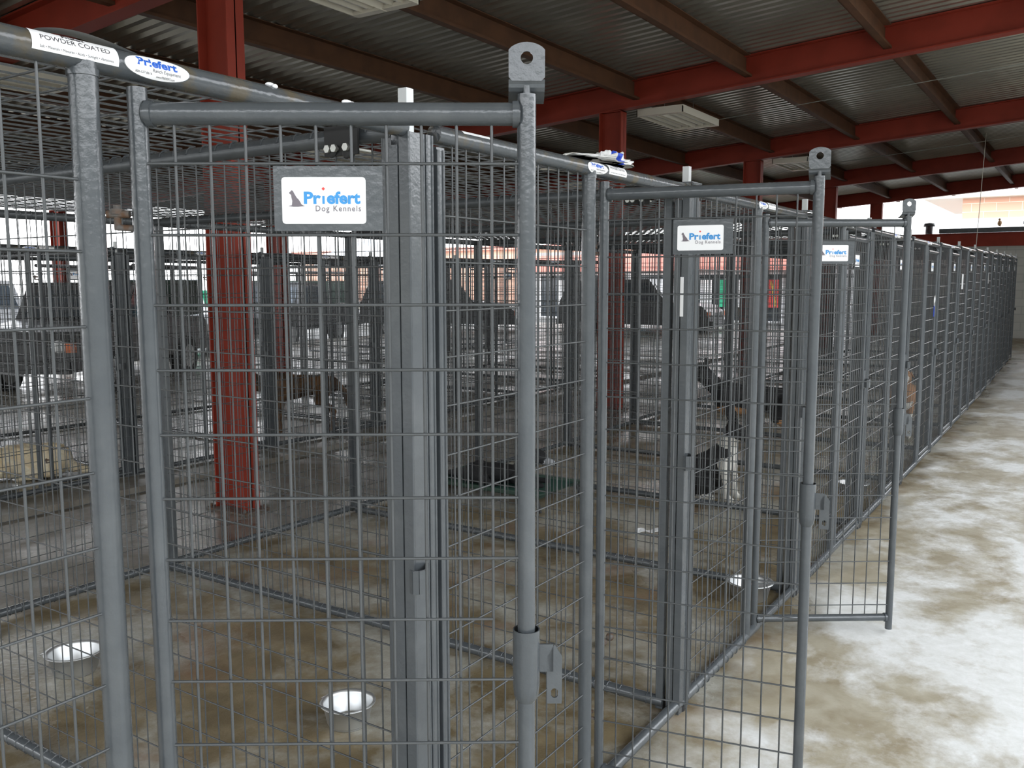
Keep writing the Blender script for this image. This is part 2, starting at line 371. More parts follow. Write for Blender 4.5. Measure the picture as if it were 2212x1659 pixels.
# ------------------------------------------------------------------ kennel panels
H = 1.935; RT = .0205
def wires(mb, x, y0, y1, z0, z1, vsp=.0555, hz=None, r=.0027, ends=True, off=.0, cutz=None, cuty=None, seg=6):
    n = int(round((y1 - y0) / vsp))
    for i in range(1, n):
        yy = y0 + (y1 - y0) * i / n; mb.tube([(x, yy, z0), (x, yy, z1)], r, seg, caps=False)
    for z in hz:
        e = y1 if (cutz is None or abs(z - cutz) > .02) else cuty
        mb.tube([(x + 2 * r * .9, y0, z), (x + 2 * r * .9, e, z)], r, seg, caps=False)
HZ = [1.76, 1.657, 1.548, 1.442, 1.330, 1.215, 1.112, .998, .896, .786, .677, .574, .47, .368, .265, .162]
def wrap(mb, axis, const, a0, a1, zc, sp=.0555, r=.0028, rt=RT, a_from=-PI * .1, a_to=PI * 1.1):
    n = int(round((a1 - a0) / sp))
    for i in range(1, n):
        q = a0 + (a1 - a0) * i / n; pts = []
        for j in range(7):
            a = a_from + (a_to - a_from) * j / 6; c, s_ = (rt + .001) * math.cos(a), (rt + .001) * math.sin(a)
            pts.append((q, const + c, zc + s_) if axis == 'x' else (const + c, q, zc + s_))
        mb.tube(pts, r, 5, caps=False)

def tube_fn(zc, r, x=0.):                 # v measured as arc length round the rail from the +x side upward
    return lambda u, v, t: (x + (r + t) * math.cos(v / r), u, zc + (r + t) * math.sin(v / r))
def grid_patch(mb, y0, y1, v0, v1, fn, mi, inside=None, t=.0004, nu=28, nv=12):
    vs = [fn(y0 + (y1 - y0) * i / nu, v0 + (v1 - v0) * j / nv, t) for i in range(nu + 1) for j in range(nv + 1)]
    mb.add(vs, [(i * (nv + 1) + j, i * (nv + 1) + j + 1, (i + 1) * (nv + 1) + j + 1, (i + 1) * (nv + 1) + j) for i in range(nu) for j in range(nv)], mi, True)
def oval_patch(mb, yc, vc, a, b, fn, mi, t, n=40, k=6):
    vs = [fn(yc, vc, t)]
    for i in range(1, k + 1):
        vs += [fn(yc + a * i / k * math.cos(2 * PI * j / n), vc + b * i / k * math.sin(2 * PI * j / n), t) for j in range(n)]
    fs = [(0, 1 + j, 1 + (j + 1) % n) for j in range(n)]
    for i in range(k - 1): fs += [(1 + i * n + j, 1 + (i + 1) * n + j, 1 + (i + 1) * n + (j + 1) % n, 1 + i * n + (j + 1) % n) for j in range(n)]
    mb.add(vs, fs, mi, True)

def oval_sticker(parent, y0, y1):
    fn = tube_fn(H, RT); w_ = y1 - y0; yc = (y0 + y1) / 2; v0, v1 = -.0165, .0195; vc = (v0 + v1) / 2; b = (v1 - v0) / 2
    mb = MB(); oval_patch(mb, yc, vc, w_ / 2 + .0018, b + .0018, fn, 4, .0003); oval_patch(mb, yc, vc, w_ / 2, b, fn, 0, .0006)
    put_text(mb, 'Priefert', .0165, y0 + .021, vc + .0005, fn, 1, offset=.0006, t=.001, wid=w_ * .62)
    put_text(mb, 'Ranch Equipment', .0068, y0 + w_ * .42, vc - .0065, fn, 2, t=.001, wid=w_ * .44)
    put_text(mb, '800-527-8616', .0048, y0 + w_ * .16, vc - .0110, fn, 2, t=.001, wid=w_ * .25)
    put_text(mb, 'www.PRIEFERT.com', .0048, y0 + w_ * .48, vc - .0138, fn, 2, t=.001, wid=w_ * .29)
    return mb.build('oval_sticker', [M['white'], M['blue'], M['ink'], M['redink'], M['tube']], parent)
def long_label(parent, y0, y1, peel=False):
    fn = tube_fn(H, RT); w_ = y1 - y0; v0, v1 = -.0085, .025; mb = MB()
    grid_patch(mb, y0, y1, v0, v1, fn, 0, t=.0006)
    put_text(mb, 'Priefert', .008, y0 + w_ * .36, .0165, fn, 2, offset=.0002, t=.001, wid=w_ * .26)
    put_text(mb, 'POWDER COATED', .0105, y0 + w_ * .10, .0065, fn, 2, t=.001, wid=w_ * .80)
    put_text(mb, 'Salt • Minerals • Manures • Acids • Sunlight • Abrasions', .0052, y0 + w_ * .08, -.0045, fn, 2, t=.001, wid=w_ * .85)
    if peel:
        vs = []
        for i in range(25):
            u = i / 24; h = .013 * math.sin(PI * u ** .8)
            vs += [(.006, y0 + .01 + (w_ + .03) * u, H + RT + h * .9), (-.016, y0 + .01 + (w_ + .03) * u, H + RT - .006 + h * 1.1)]
        mb.add(vs, [(2 * i, 2 * i + 1, 2 * i + 3, 2 * i + 2) for i in range(24)], 1, True)
    return mb.build('coating_label', [M['white'], M['worn'], M['ink']], parent)

DOG = [(.0, .0), (.10, .03), (.16, .05), (.21, .04), (.25, .32), (.20, .55), (.19, .70), (.08, .80), (.07, .86), (.16, .93), (.20, 1.0), (.29, .97), (.34, .86), (.42, .70), (.52, .52), (.62, .42), (.72, .26), (.78, .12), (.88, .05), (1.0, .0), (.6, -.04), (.3, -.04)]
def name_plate(parent, y0, y1, z0, z1):
    fn = lambda u, v, t: (.0085 + t, u, v)
    mb = MB(); mb.box((.0065, y0, z0), (.0085, y1, z1), 0)
    mb.box((.0045, y0 + .002, z0 + .002), (.0065, y1 - .002, z0 + .006), 0)
    W = y1 - y0; Hh = z1 - z0
    sy0, sy1, sz0, sz1 = y0 + W * .075, y1 - W * .155, z0 + Hh * .11, z1 - Hh * .17
    r = .005; pl = []
    for cx, cz, a0 in ((sy1 - r, sz1 - r, 0), (sy0 + r, sz1 - r, 90), (sy0 + r, sz0 + r, 180), (sy1 - r, sz0 + r, 270)):
        pl += [(cx + r * math.cos(math.radians(a0 + a)), cz + r * math.sin(math.radians(a0 + a))) for a in (0, 30, 60, 90)]
    mb.add([fn(u, v, .0006) for u, v in pl], [tuple(range(len(pl)))], 1)
    w_ = sy1 - sy0; h_ = sz1 - sz0
    def T(a, b): return fn(sy0 + w_ * (.075 + .20 * a), sz1 - h_ * (.62 - .34 * b), .0012)
    mb.add([T(a, b) for a, b in DOG], [tuple(range(len(DOG)))], 4)
    put_text(mb, 'Pr', .030, sy0 + w_ * .262, sz1 - h_ * .56, fn, 2, offset=.0011, t=.0012, wid=w_ * .205, hscale=.82)
    put_text(mb, 'ı' if False else 'l', .021, sy0 + w_ * .482, sz1 - h_ * .56, fn, 2, offset=.0012, t=.0012, wid=w_ * .028, hscale=.72)
    put_text(mb, 'efert', .030, sy0 + w_ * .535, sz1 - h_ * .56, fn, 2, offset=.0011, t=.0012, wid=w_ * .40, hscale=.82)
    dx, dz = sy0 + w_ * .496, sz1 - h_ * .25; q = .0028
    mb.add([fn(dx - q, dz, .0012), fn(dx, dz - q, .0012), fn(dx + q, dz, .0012), fn(dx, dz + q, .0012)], [(0, 1, 2, 3)], 3)
    put_text(mb, 'Dog Kennels', .0125, sy0 + w_ * .40, sz1 - h_ * .73, fn, 4, offset=.0001, t=.0012, wid=w_ * .54, space=1.2)
    return mb.build('name_plate', [M['tube'], M['white'], M['sky_blue'], M['redink'], M['greyink']], parent)

GL = .60
def rays(cx, cy, fn_r, n=32): return [(cx + fn_r(2 * PI * i / n) * math.cos(2 * PI * i / n), cy + fn_r(2 * PI * i / n) * math.sin(2 * PI * i / n)) for i in range(n)]
def rect_ray(hw, up, dn, hwl=None):
    def f(a):
        c, s_ = math.cos(a), math.sin(a); t = 1e9
        if c > 1e-6: t = min(t, hw / c)
        if c < -1e-6: t = min(t, (hwl or hw) / -c)
        if s_ > 1e-6: t = min(t, up / s_)
        if s_ < -1e-6: t = min(t, dn / -s_)
        return t
    return f
def arch_ray(hw, top, dn):
    base = rect_ray(hw, top, dn)
    def f(a):
        t = base(a); x, y = t * math.cos(a), t * math.sin(a)
        if y > 0 and abs(y - top) < 1e-6 or (y > top - hw * .35 and abs(abs(x) - hw) < 1e-6):
            R_ = hw * 1.55; cy = top - R_; b_ = cy * math.sin(a); disc = b_ * b_ - (cy * cy - R_ * R_); return min(t, b_ + math.sqrt(max(disc, 0)))
        return t
    return f
def make_gate(parent, full=True, cut=False):
    g = MB()
    g.tube([(0, 0, .03), (0, 0, 1.906)], .0150, 16); g.tube([(0, GL, .02), (0, GL, 1.897)], .0148, 16)
    g.tube([(0, .01, 1.868), (0, GL - .01, 1.868)], .0175, 16); g.tube([(0, .01, .075), (0, GL - .01, .075)], .0165, 16)
    for yy, zz in ((.018, 1.868), (GL - .018, 1.868), (.018, .075), (GL - .018, .075)): g.tube([(0, yy - .004, zz), (0, yy + .006, zz)], .0205, 12, caps=True)
    o = g.build('gate', M['tube'], parent)
    m = MB(); hz = [1.793, 1.685, 1.577, 1.475, 1.372, 1.269, 1.169, 1.067, .964, .855, .752, .65, .547, .445, .342, .24, .137]
    wires(m, 0, 0, GL, .078, 1.865, .0555, hz, .0025, cutz=1.067 if cut else None, cuty=.545, seg=8 if full else 5); m.build('gate_mesh', M['wire'], o)
    # slide latch sleeve and its slotted tab
    s = MB(); s.lathe([(.0225, 1.048), (.0225, .955), (.0205, .935), (.0155, .926), (.0150, .925)], 20, 0, (0, GL, 0)); s.lathe([(.0205, 1.048), (.0205, .99), (.015, .985)], 20, 1, (0, GL, 0)); s.lathe([(.0205, 1.048), (.0225, 1.048)], 20, 0, (0, GL, 0))
    fn = lambda u, v, t: (t, u, v)
    s.box((-.002, GL + .018, .975), (.002, GL + .045, 1.022))
    hole = rays(GL + .047, .938, lambda a: .0052 + .003 * abs(math.sin(a)))
    s.holed(rays(GL + .047, .938, rect_ray(.0125, .084, .018)), hole, -.002, .002, fn)
    s.build('latch_sleeve', [M['tube'], M['black']], o)
    p = MB()
    hole = rays(0, .045, lambda a: .0095)
    fn2 = lambda u, v, t: (.006 + t, GL + u, 1.905 + v)
    p.holed(rays(0, .045, arch_ray(.028, .023, .034)), hole, -.002, .002, fn2)
    pr = [(.004, .011), (.003, .004), (-.002, -.001), (-.018, -.008), (-.034, -.013)]
    for i in range(len(pr) - 1):
        (a, b), (c, d) = pr[i], pr[i + 1]
        p.add([(a + .004 * (i < 1), GL - .028, 1.905 + b + .002), (c, GL - .028, 1.905 + d + .002), (c, GL + .028, 1.905 + d + .002), (a + .004 * (i < 1), GL + .028, 1.905 + b + .002),
               (a, GL - .028, 1.905 + b - .002), (c, GL - .028, 1.905 + d - .002), (c, GL + .028, 1.905 + d - .002), (a, GL + .028, 1.905 + b - .002)],
              [(0, 1, 2, 3), (7, 6, 5, 4), (0, 4, 5, 1), (3, 2, 6, 7), (1, 5, 6, 2), (0, 3, 7, 4)])
    p.tube([(0, GL, 1.895), (0, GL, 1.910)], .006, 10)
    p.build('lifting_tab', M['tube'], o)
    # hinge lugs
    for zz in (1.705, .25):
        h = MB(); h.tube([(0, -.055, zz + .012), (0, -.02, zz + .012)], .006, 8); h.tube([(-.002, -.040, zz - .012), (-.002, -.040, zz + .026)], .006, 8); h.tube([(0, -.04, zz - .008), (0, -.012, zz - .010)], .005, 8)
        h.tube([(-.002, -.040, zz + .012), (-.002, -.040, zz + .020)], .011, 10); h.build('hinge', M['rust'], o)
    name_plate(o, .207, .376, 1.691, 1.789)
    return o

def make_front(name, label, gate_phi=0., near=False, stick='oval_first', sy=1.0, cut=False, gx=0., hinge=.79):
    t = thing(name, label, 'kennel panel')
    tr = MB(); tr.tube([(0, -.012, H), (0, 1.405, H)], RT, 18); tr.build('top_rail', M['tube_dirty'], t)
    b = MB(); b.tube([(0, -.01, .030), (0, 1.465, .030)], .021, 16); wrap(b, 'y', 0, .04, .70, .030, a_from=-PI * .45, a_to=PI * .3); b.build('bottom_rail', M['tube'], t)
    s = MB(); s.box((-.012, -.022, .0), (.014, .006, 1.905)); s.tube([(.014, -.018, .02), (.014, -.018, 1.9)], .004, 6); s.tube([(.014, .002, .02), (.014, .002, 1.9)], .004, 6); s.build('edge_stile', M['tube'], t)
    p = MB(); p.tube([(0, .70, .03), (0, .70, H - .008)], .0205, 18); p.tube([(0, .70, H - .028), (0, .70, H - .018)], .0225, 14); p.build('post', M['tube'], t)
    q = MB(); q.box((-.006, 1.400, -.002), (.018, 1.455, 1.925)); q.box((-.008, 1.457, -.002), (.020, 1.482, 1.925)); q.box((-.034, 1.400, .0), (-.010, 1.418, 1.90))
    for yy in (1.403, 1.452, 1.460, 1.479): q.tube([(.018 if yy < 1.456 else .020, yy, .02), (.018 if yy < 1.456 else .020, yy, 1.925)], .0032, 6)
    q.build('latch_post', M['tube'], t)
    ft = MB(); ft.tube([(.004, 1.445, -.0), (.004, 1.445, .02)], .019, 12); ft.build('foot', M['black'], t)
    pn = MB(); pn.holed(rays(0, 0, rect_ray(.0115, .0115, .0115), 16), rays(0, 0, lambda a: .002, 16), 1.90, 2.015, lambda u, v, z_: (u, 1.418 + v, z_)); pn.build('locking_pin', M['worn'], t)
    bk = MB(); bk.box((-.026, 1.397, 1.957), (.03, 1.487, 1.961)); bk.tube([(.03, 1.40, 1.953), (.03, 1.48, 1.953)], .004, 6); bk.build('pin_bracket', M['tube'], t)
    cl = MB(); pts = [(.018, 1.446), (.026, 1.440), (.036, 1.428), (.045, 1.414), (.050, 1.400), (.045, 1.386), (.034, 1.379), (.022, 1.384)]
    for i in range(len(pts) - 1):
        (a, c), (d, e) = pts[i], pts[i + 1]; dd = Vector((e - c, -(d - a), 0)).normalized() * .0022
        cl.add([(a + s1 * dd.x, c + s1 * dd.y, z_) for z_ in (.938, .990) for s1 in (-1, 1)] + [(d + s1 * dd.x, e + s1 * dd.y, z_) for z_ in (.938, .990) for s1 in (-1, 1)],
               [(0, 1, 3, 2), (4, 6, 7, 5), (0, 4, 5, 1), (2, 3, 7, 6), (0, 2, 6, 4), (1, 5, 7, 3)])
    cl.build('latch_catch', M['tube'], t)
    m = MB(); wires(m, 0, .0, .685, .02, H, .0545, HZ, .0023, seg=8 if near else 5); m.build('wire_mesh', M['wire'], t)
    if stick == 'oval_first': oval_sticker(t, .655, .775); long_label(t, .785, .90)
    elif stick == 'label_first': long_label(t, .617, .745, True); oval_sticker(t, .754, .866)
    g = make_gate(t, near, cut); g.location = (gx, hinge, 0); g.rotation_euler = (0, 0, math.radians(gate_phi)); g.scale = (1, sy, 1)
    return t

Y0 = 1.590; W = 1.524
def yk(k): return Y0 + W * k - (0, .024, .038, .05)[max(0, min(3, k))]
fronts = {}
NEAR = 'near row'
LAB = {-1: 'grey mesh front of the nearest kennel, gate swung open to the left of the photo', 0: 'grey mesh front of the second kennel, gate open, striped sack on its top rail', 1: 'grey mesh front of the third kennel, gate open over the aisle'}
fa = make_front('kennel_front_panel', LAB[-1], -55.8, True, 'label_first', .988, True, 0., .786); fa.location = (0, yk(-1), 0)
fb = make_front('kennel_front_panel', LAB[0], -77.5, True, 'oval_first', 1.0, False, 0., .795); fb.location = (0, yk(0), 0)
mb = MB(); grid_patch(mb, .075, .185, .012, .022, tube_fn(H, RT), 0); mb.build('torn_label', M['white'], fb)
mb = MB(); mb.box((-.008, 1.3975, 1.49), (.004, 1.3995, 1.63)); mb.build('paper_strip', M['white'], fb)
fc = make_front('kennel_front_panel', LAB[1], -55.3, True, 'oval_first', 1.045, False, 0., .816); fc.location = (0, yk(1), 0)
fz = make_front('kennel_front_panel', 'x', 0., False, 'oval_first'); first = True
for k in range(2, 12):
    o = fz if first else copy_tree(fz); first = False
    x0, x1 = drift(k), drift(k + 1)
    o.location = (x0, yk(k), zf(yk(k) + .7)); o.rotation_euler = (0, 0, math.atan2(-(x1 - x0), W))
    o['label'] = 'grey mesh front of the %s kennel in the near row, gate shut' % ORD[k + 1] if k < 11 else 'last grey mesh front at the far end of the near row, gate shut'
for o in [fa, fb, fc, fz]: o['group'] = 'front panels of the near row'
for o in list(C.objects):
    if o.name.startswith('kennel_front_panel'): o['group'] = 'front panels of the near row'

# dividers: run from the front line back along -x
DL = 3.04
def make_divider(L, near=True):
    t = thing('kennel_divider_panel', 'x', 'kennel panel')
    mb = MB(); mb.tube([(-.05, 0, H), (-L, 0, H)], RT, 16); wrap(mb, 'x', 0, -L + .03, -.06, H, a_from=.1, a_to=PI - .1, sp=.0555); mb.build('top_rail', M['tube'], t)
    mb = MB(); mb.tube([(-.05, 0, .030), (-L, 0, .030)], .021, 16); wrap(mb, 'x', 0, -L + .03, -.06, .030, a_from=-PI * .3, a_to=PI * 1.3, sp=.0555); mb.build('bottom_rail', M['tube'], t)
    for x in (-.060, -L + .016):
        mb = MB(); mb.box((x - .014, -.014, .005), (x + .012, .014, H)); mb.tube([(x - .014, -.012, .005), (x - .014, -.012, H)], .0035, 6); mb.build('stile', M['tube'], t)
    mb = MB(); n = int(round((L - .06) / .0555))
    for i in range(1, n):
        x = -.06 - (L - .075) * i / n; mb.tube([(x, 0, .01), (x, 0, H)], .0021, 5 if not near else 6, caps=False)
    for z in HZ: mb.tube([(-.06, -.005, z - .01), (-L + .01, -.005, z - .01)], .0021, 6, caps=False)
    mb.build('wire_mesh', M['wire'], t)
    mb = MB()
    for x, dy in ((-.205, -.03), (-.185, -.034), (-.15, -.03)):
        mb.tube([(x, -.045, 1.905), (x, .03, 1.905)], .0045, 8); mb.tube([(x, -.050, 1.905), (x, -.043, 1.905)], .009, 6)
    mb.box((-.225, -.036, 1.890), (-.125, -.030, 1.955), 1); mb.ell((-.20, -.038, 1.900), (.014, .004, .014), 1); mb.ell((-.155, -.038, 1.895), (.014, .004, .014), 1)
    mb.build('rail_clamp', [M['bolt'], M['black']], t)
    return t
dv = make_divider(DL); first = True
for k in range(0, 13):
    o = dv if first else copy_tree(dv); first = False
    yb = yk(k) - .085; o.location = (drift(k), yb, zf(yb)); o.rotation_euler = (0, 0, 0)
    o['label'] = 'grey mesh divider between the %s and %s kennels of the near row' % (ORD[k], ORD[k + 1]) if k < 12 else 'grey mesh side panel closing the far end of the near row'
    o['group'] = 'divider panels of the near row'

# back panels along y
def make_back():
    t = thing('kennel_back_panel', 'x', 'kennel panel')
    for z in (H, .030):
        mb = MB(); mb.tube([(0, .0, z), (0, 1.50, z)], RT, 14); wrap(mb, 'y', 0, .04, 1.47, z, a_from=-PI * .4, a_to=PI * .4); mb.build('top_rail' if z > 1 else 'bottom_rail', M['tube'], t)
    for y in (.018, 1.485):
        mb = MB(); mb.box((-.014, y - .014, .005), (.014, y + .014, H)); mb.build('stile', M['tube'], t)
    mb = MB(); wires(mb, 0, .02, 1.485, .02, H, .0555, HZ, .0020, seg=5); mb.build('wire_mesh', M['wire'], t)
    return t
bp0 = make_back(); first = True
for k in range(-1, 12):
    o = bp0 if first else copy_tree(bp0); first = False
    o.location = (drift(k) - 3.092, yk(k) - .04, zf(yk(k) + .7)); o['label'] = 'grey mesh back panel of the %s kennel in the near row' % ORD[k + 1]; o['group'] = 'back panels of the near row'
# roof mesh panels
def roof_mesh(L, far=False):
    mb = MB(); r = .0023
    n = int(round(1.50 / .1))
    for i in range(n + 1):
        y = .01 + 1.49 * i / n; mb.tube([(-.012, y, H + RT + r), (-L, y, H + RT + r)], r, 5, caps=False)
    n = int(round(L / .055))
    for i in range(n + 1):
        x = -.04 - (L - .05) * i / n; mb.tube([(x, .0, H + RT + 3 * r), (x, 1.50, H + RT + 3 * r)], r, 5, caps=False)
    return mb
rm = roof_mesh(3.04).build('kennel_roof_panel', M['wire']); tag(rm, 'x', 'kennel panel', 'roof mesh of the near row'); first = True
for k in range(-1, 12):
    o = rm if first else copy_tree(rm); first = False
    o.location = (drift(k), yk(k) - .04, zf(yk(k) + .7)); o['label'] = 'flat grey wire roof of the %s kennel in the near row' % ORD[k + 1]

# far row: same panels at x = -5.47
YF = 4.44 - 3 * W; XF = -5.47; SF = .965
for k in range(0, 10):
    y = YF + W * k; z = zf(y + .7)
    n = ORD[k]
    if k < 9:
        o = copy_tree(fz); o.location = (XF, y, z); o.rotation_euler = (0, 0, 0); o.scale = (1, 1, SF); o['label'] = 'grey mesh front of the %s kennel in the far row, behind the columns' % n; o['group'] = 'front panels of the far row'
        o = copy_tree(bp0); o.location = (-8.24, y - .04, z); o.rotation_euler = (0, 0, 0); o.scale = (1, 1, SF); o['label'] = 'grey mesh back panel of the %s kennel in the far row' % n; o['group'] = 'back panels of the far row'
        o = copy_tree(rm); o.location = (XF, y - .04, z); o.scale = (.897, 1, SF); o['label'] = 'flat grey wire roof of the %s kennel in the far row' % n; o['group'] = 'roof mesh of the far row'
    o = copy_tree(dv); o.location = (XF, y - .055, z); o.scale = (.897, 1, SF); o['label'] = 'grey mesh divider at the near side of the %s kennel in the far row' % n if k < 9 else 'grey mesh side panel closing the far end of the far row'; o['group'] = 'divider panels of the far row'

# a short third row beyond, seen only through the other two
for k in range(5):
    y = 12.6 + W * k; z = zf(y + .7); n = ORD[k]
    if k < 4:
        o = copy_tree(fz); o.location = (-10.7, y, z); o.rotation_euler = (0, 0, 0); o.scale = (1, 1, SF); o['label'] = 'grey mesh front of the %s kennel in the third and farthest row' % n; o['group'] = 'front panels of the third row'
    o = copy_tree(dv); o.location = (-10.7, y - .055, z); o.scale = (.897, 1, SF); o['label'] = 'grey mesh divider numbered %s from the near end of the third and farthest row' % n; o['group'] = 'divider panels of the third row'

# ------------------------------------------------------------------ bowls and small things
def bowl(x, y, r, h, lab, rot=0., water=False):
    t = thing('dog_bowl', lab, 'bowl', (x, y, zf(y) + .001), rot)
    mb = MB(); mb.lathe([(0, .004), (r * .72, .004), (r * .78, .012), (r * .92, h), (r * 1.0, h + .003), (r, h + .007), (r * .93, h + .006), (r * .88, h - .004), (r * .74, .014), (r * .68, .008), (0, .008)], 40)
    mb.lathe([(0, 0), (r * .72, 0), (r * .72, .004)], 24)
    mb.build('body', M['steel'], t)
    ring = MB(); a = [Vector((r * 1.015 * math.cos(q), r * 1.015 * math.sin(q), h + .004)) for q in [2 * PI * i / 40 for i in range(41)]]; ring.tube(a, .0025, 6, caps=False)
    ring.tube([(-r * 1.0, -.02, h + .004), (-r * 1.14, -.022, h - .004), (-r * 1.16, 0, h - .006), (-r * 1.14, .022, h - .004), (-r, .02, h + .004)], .0025, 6); ring.build('rim_wire', M['steel'], t)
    return t
bowl(-2.24, 1.97, .112, .085, 'stainless steel bowl at the back of the nearest kennel, lower left', PI * .2)
bowl(-.975, 2.27, .098, .080, 'stainless steel bowl on the wet brown floor of the second kennel')
bowl(-.17, 4.36, .115, .085, 'wide steel bowl just inside the front rail of the third kennel')
bowl(-.26, 7.05, .12, .075, 'white-looking steel bowl inside the fourth kennel front')
bowl(-5.72, 3.42, .15, .05, 'shallow steel bowl in front of the lying cream dog')
mb = MB(); pts = []
for i in range(9):
    u = i / 8; pts += [(-1.16 + .16 * u, 5.12 + .12 * u + .012 * math.sin(u * 9), .004 + .012 * abs(math.sin(u * 7))), (-1.19 + .16 * u, 5.16 + .12 * u + .015 * math.sin(u * 11), .006 + .016 * abs(math.sin(u * 5 + 1)))]
mb.add([(a, b, c - .003) for a, b, c in pts] + pts, [(2 * i, 2 * i + 1, 2 * i + 3, 2 * i + 2) for i in range(8)] + [(18 + 2 * i, 18 + 2 * i + 2, 18 + 2 * i + 3, 18 + 2 * i + 1) for i in range(8)] + [(2 * i, 2 * i + 2, 20 + 2 * i, 18 + 2 * i) for i in range(8)] + [(2 * i + 1, 19 + 2 * i, 21 + 2 * i, 2 * i + 3) for i in range(8)])
tag(mb.build('paper_scrap', M['white']), 'torn white paper scrap on the brown floor of the third kennel', 'paper')
mb = MB(); mb.ell((-.52, 3.40, .018), (.022, .035, .018)); mb.ell((-.50, 3.44, .035), (.018, .02, .018)); tag(mb.build('brown_clump', M['rust']), 'small rusty brown clump on the floor beside the second kennel post', 'clump')
for k, (x, y, z, w_, h_) in enumerate(((.022, 10.72, 1.50, .11, .16), (.0, 13.9, 1.52, .10, .14))):
    x += drift(int((y - Y0) / W)) ; mb = MB(); mb.box((x, y - w_ / 2, z + zf(y)), (x + .003, y + w_ / 2, z + h_ + zf(y))); tag(mb.build('paper_notice', M['white']), ['white paper notice fixed to a gate of the far half of the near row', 'small white notice on the near row close to the end wall'][k], 'notice')
t = thing('leash_clip', 'silver hook with a short blue strap hanging on a shut gate', 'leash', (.03, 8.55, 1.40))
mb = MB(); mb.tube([(0, 0, .0), (0, -.02, .05), (0, -.012, .085), (0, .012, .09), (0, .02, .06), (0, .004, .03)], .005, 8); mb.build('hook', M['steel'], t)
mb = MB(); mb.box((-.002, -.012, -.09), (.002, .012, .004)); mb.build('strap', M['bluecloth'], t)

for (x, y, z, lab) in ((.004, 1.112, H + RT + .001, 'white bird dropping on the nearest top rail'), (.262, 1.032, 1.868 + .0175, 'white bird dropping on the top bar of the nearest gate')):
    mb = MB(); mb.ell((x, y, z), (.006, .010, .004)); mb.ell((x + .008, y + .004, z - .003), (.004, .006, .004)); tag(mb.build('bird_dropping', M['white']), lab, 'dropping')
# striped sack draped over the top rail and roof of the second kennel
def lump(mb, c, r, seed, amp, n=48, k=28, mi_fn=None, flat=None):
    vs = []; nr = Vector((seed * 3.1, seed * 1.7, seed))
    for i in range(k + 1):
        a = PI * i / k
        for j in range(n):
            d = Vector((math.sin(a) * math.cos(2 * PI * j / n), math.sin(a) * math.sin(2 * PI * j / n), math.cos(a)))
            q = 1 + amp * noise.noise(d * 2.2 + nr) + amp * .6 * noise.noise(d * 6 + nr) + amp * .35 * noise.noise(d * 14 + nr)
            p = Vector((c[0] + r[0] * d.x * q, c[1] + r[1] * d.y * q, c[2] + r[2] * d.z * q))
            if flat is not None: p.z = max(p.z, flat)
            vs.append(p)
    o = len(mb.v); mb.v += [tuple(v) for v in vs]
    for i in range(k):
        for j in range(n):
            f = (i * n + j, (i + 1) * n + j, (i + 1) * n + (j + 1) % n, i * n + (j + 1) % n)
            cc = sum((vs[q] for q in f), Vector()) / 4
            mb.f.append(tuple(q + o for q in f)); mb.m.append(mi_fn(cc) if mi_fn else 0); mb.sm.append(True)
mb = MB()
stripe = lambda p: 1 if abs((p.y - 2.61) * .8 + (p.x + .11) * .5 - .0) < .014 else 0
lump(mb, (-.19, 2.47, 1.975), (.17, .21, .022), 3, .45, mi_fn=stripe, flat=H + RT + .022)
lump(mb, (-.10, 2.60, 1.985), (.07, .075, .036), 5, .45, mi_fn=stripe, flat=H + RT + .022)
tag(mb.build('feed_sack', [M['sack'], M['bluecloth']]), 'crumpled white sack with blue stripes lying on the second kennel roof', 'sack')

# green cot
t = thing('dog_cot', 'dark green raised dog cot at the back of the third kennel', 'dog bed', (-2.48, 5.50, 0))
a, b = .52, .28
mb = MB(); n = 16; vs = []
for i in range(n + 1):
    for j in range(n + 1):
        u, v = 2 * i / n - 1, 2 * j / n - 1; vs.append((a * u, b * v, .115 - .025 * (1 - u ** 2) * (1 - v ** 2)))
mb.add(vs, [(i * (n + 1) + j, (i + 1) * (n + 1) + j, (i + 1) * (n + 1) + j + 1, i * (n + 1) + j + 1) for i in range(n) for j in range(n)], 0, True); mb.build('fabric', M['green'], t)
mb = MB(); mb.tube([(-a, -b, .115), (a, -b, .115), (a, b, .115), (-a, b, .115), (-a, -b, .115)], .016, 10); mb.build('frame', M['dkgreen'], t)
for sx_ in (-1, 1):
    for sy_ in (-1, 1):
        mb = MB(); mb.tube([(sx_ * (a - .03), sy_ * b, .115), (sx_ * (a + .01), sy_ * (b + .01), .0)], .012, 8); mb.build('leg', M['black'], t)

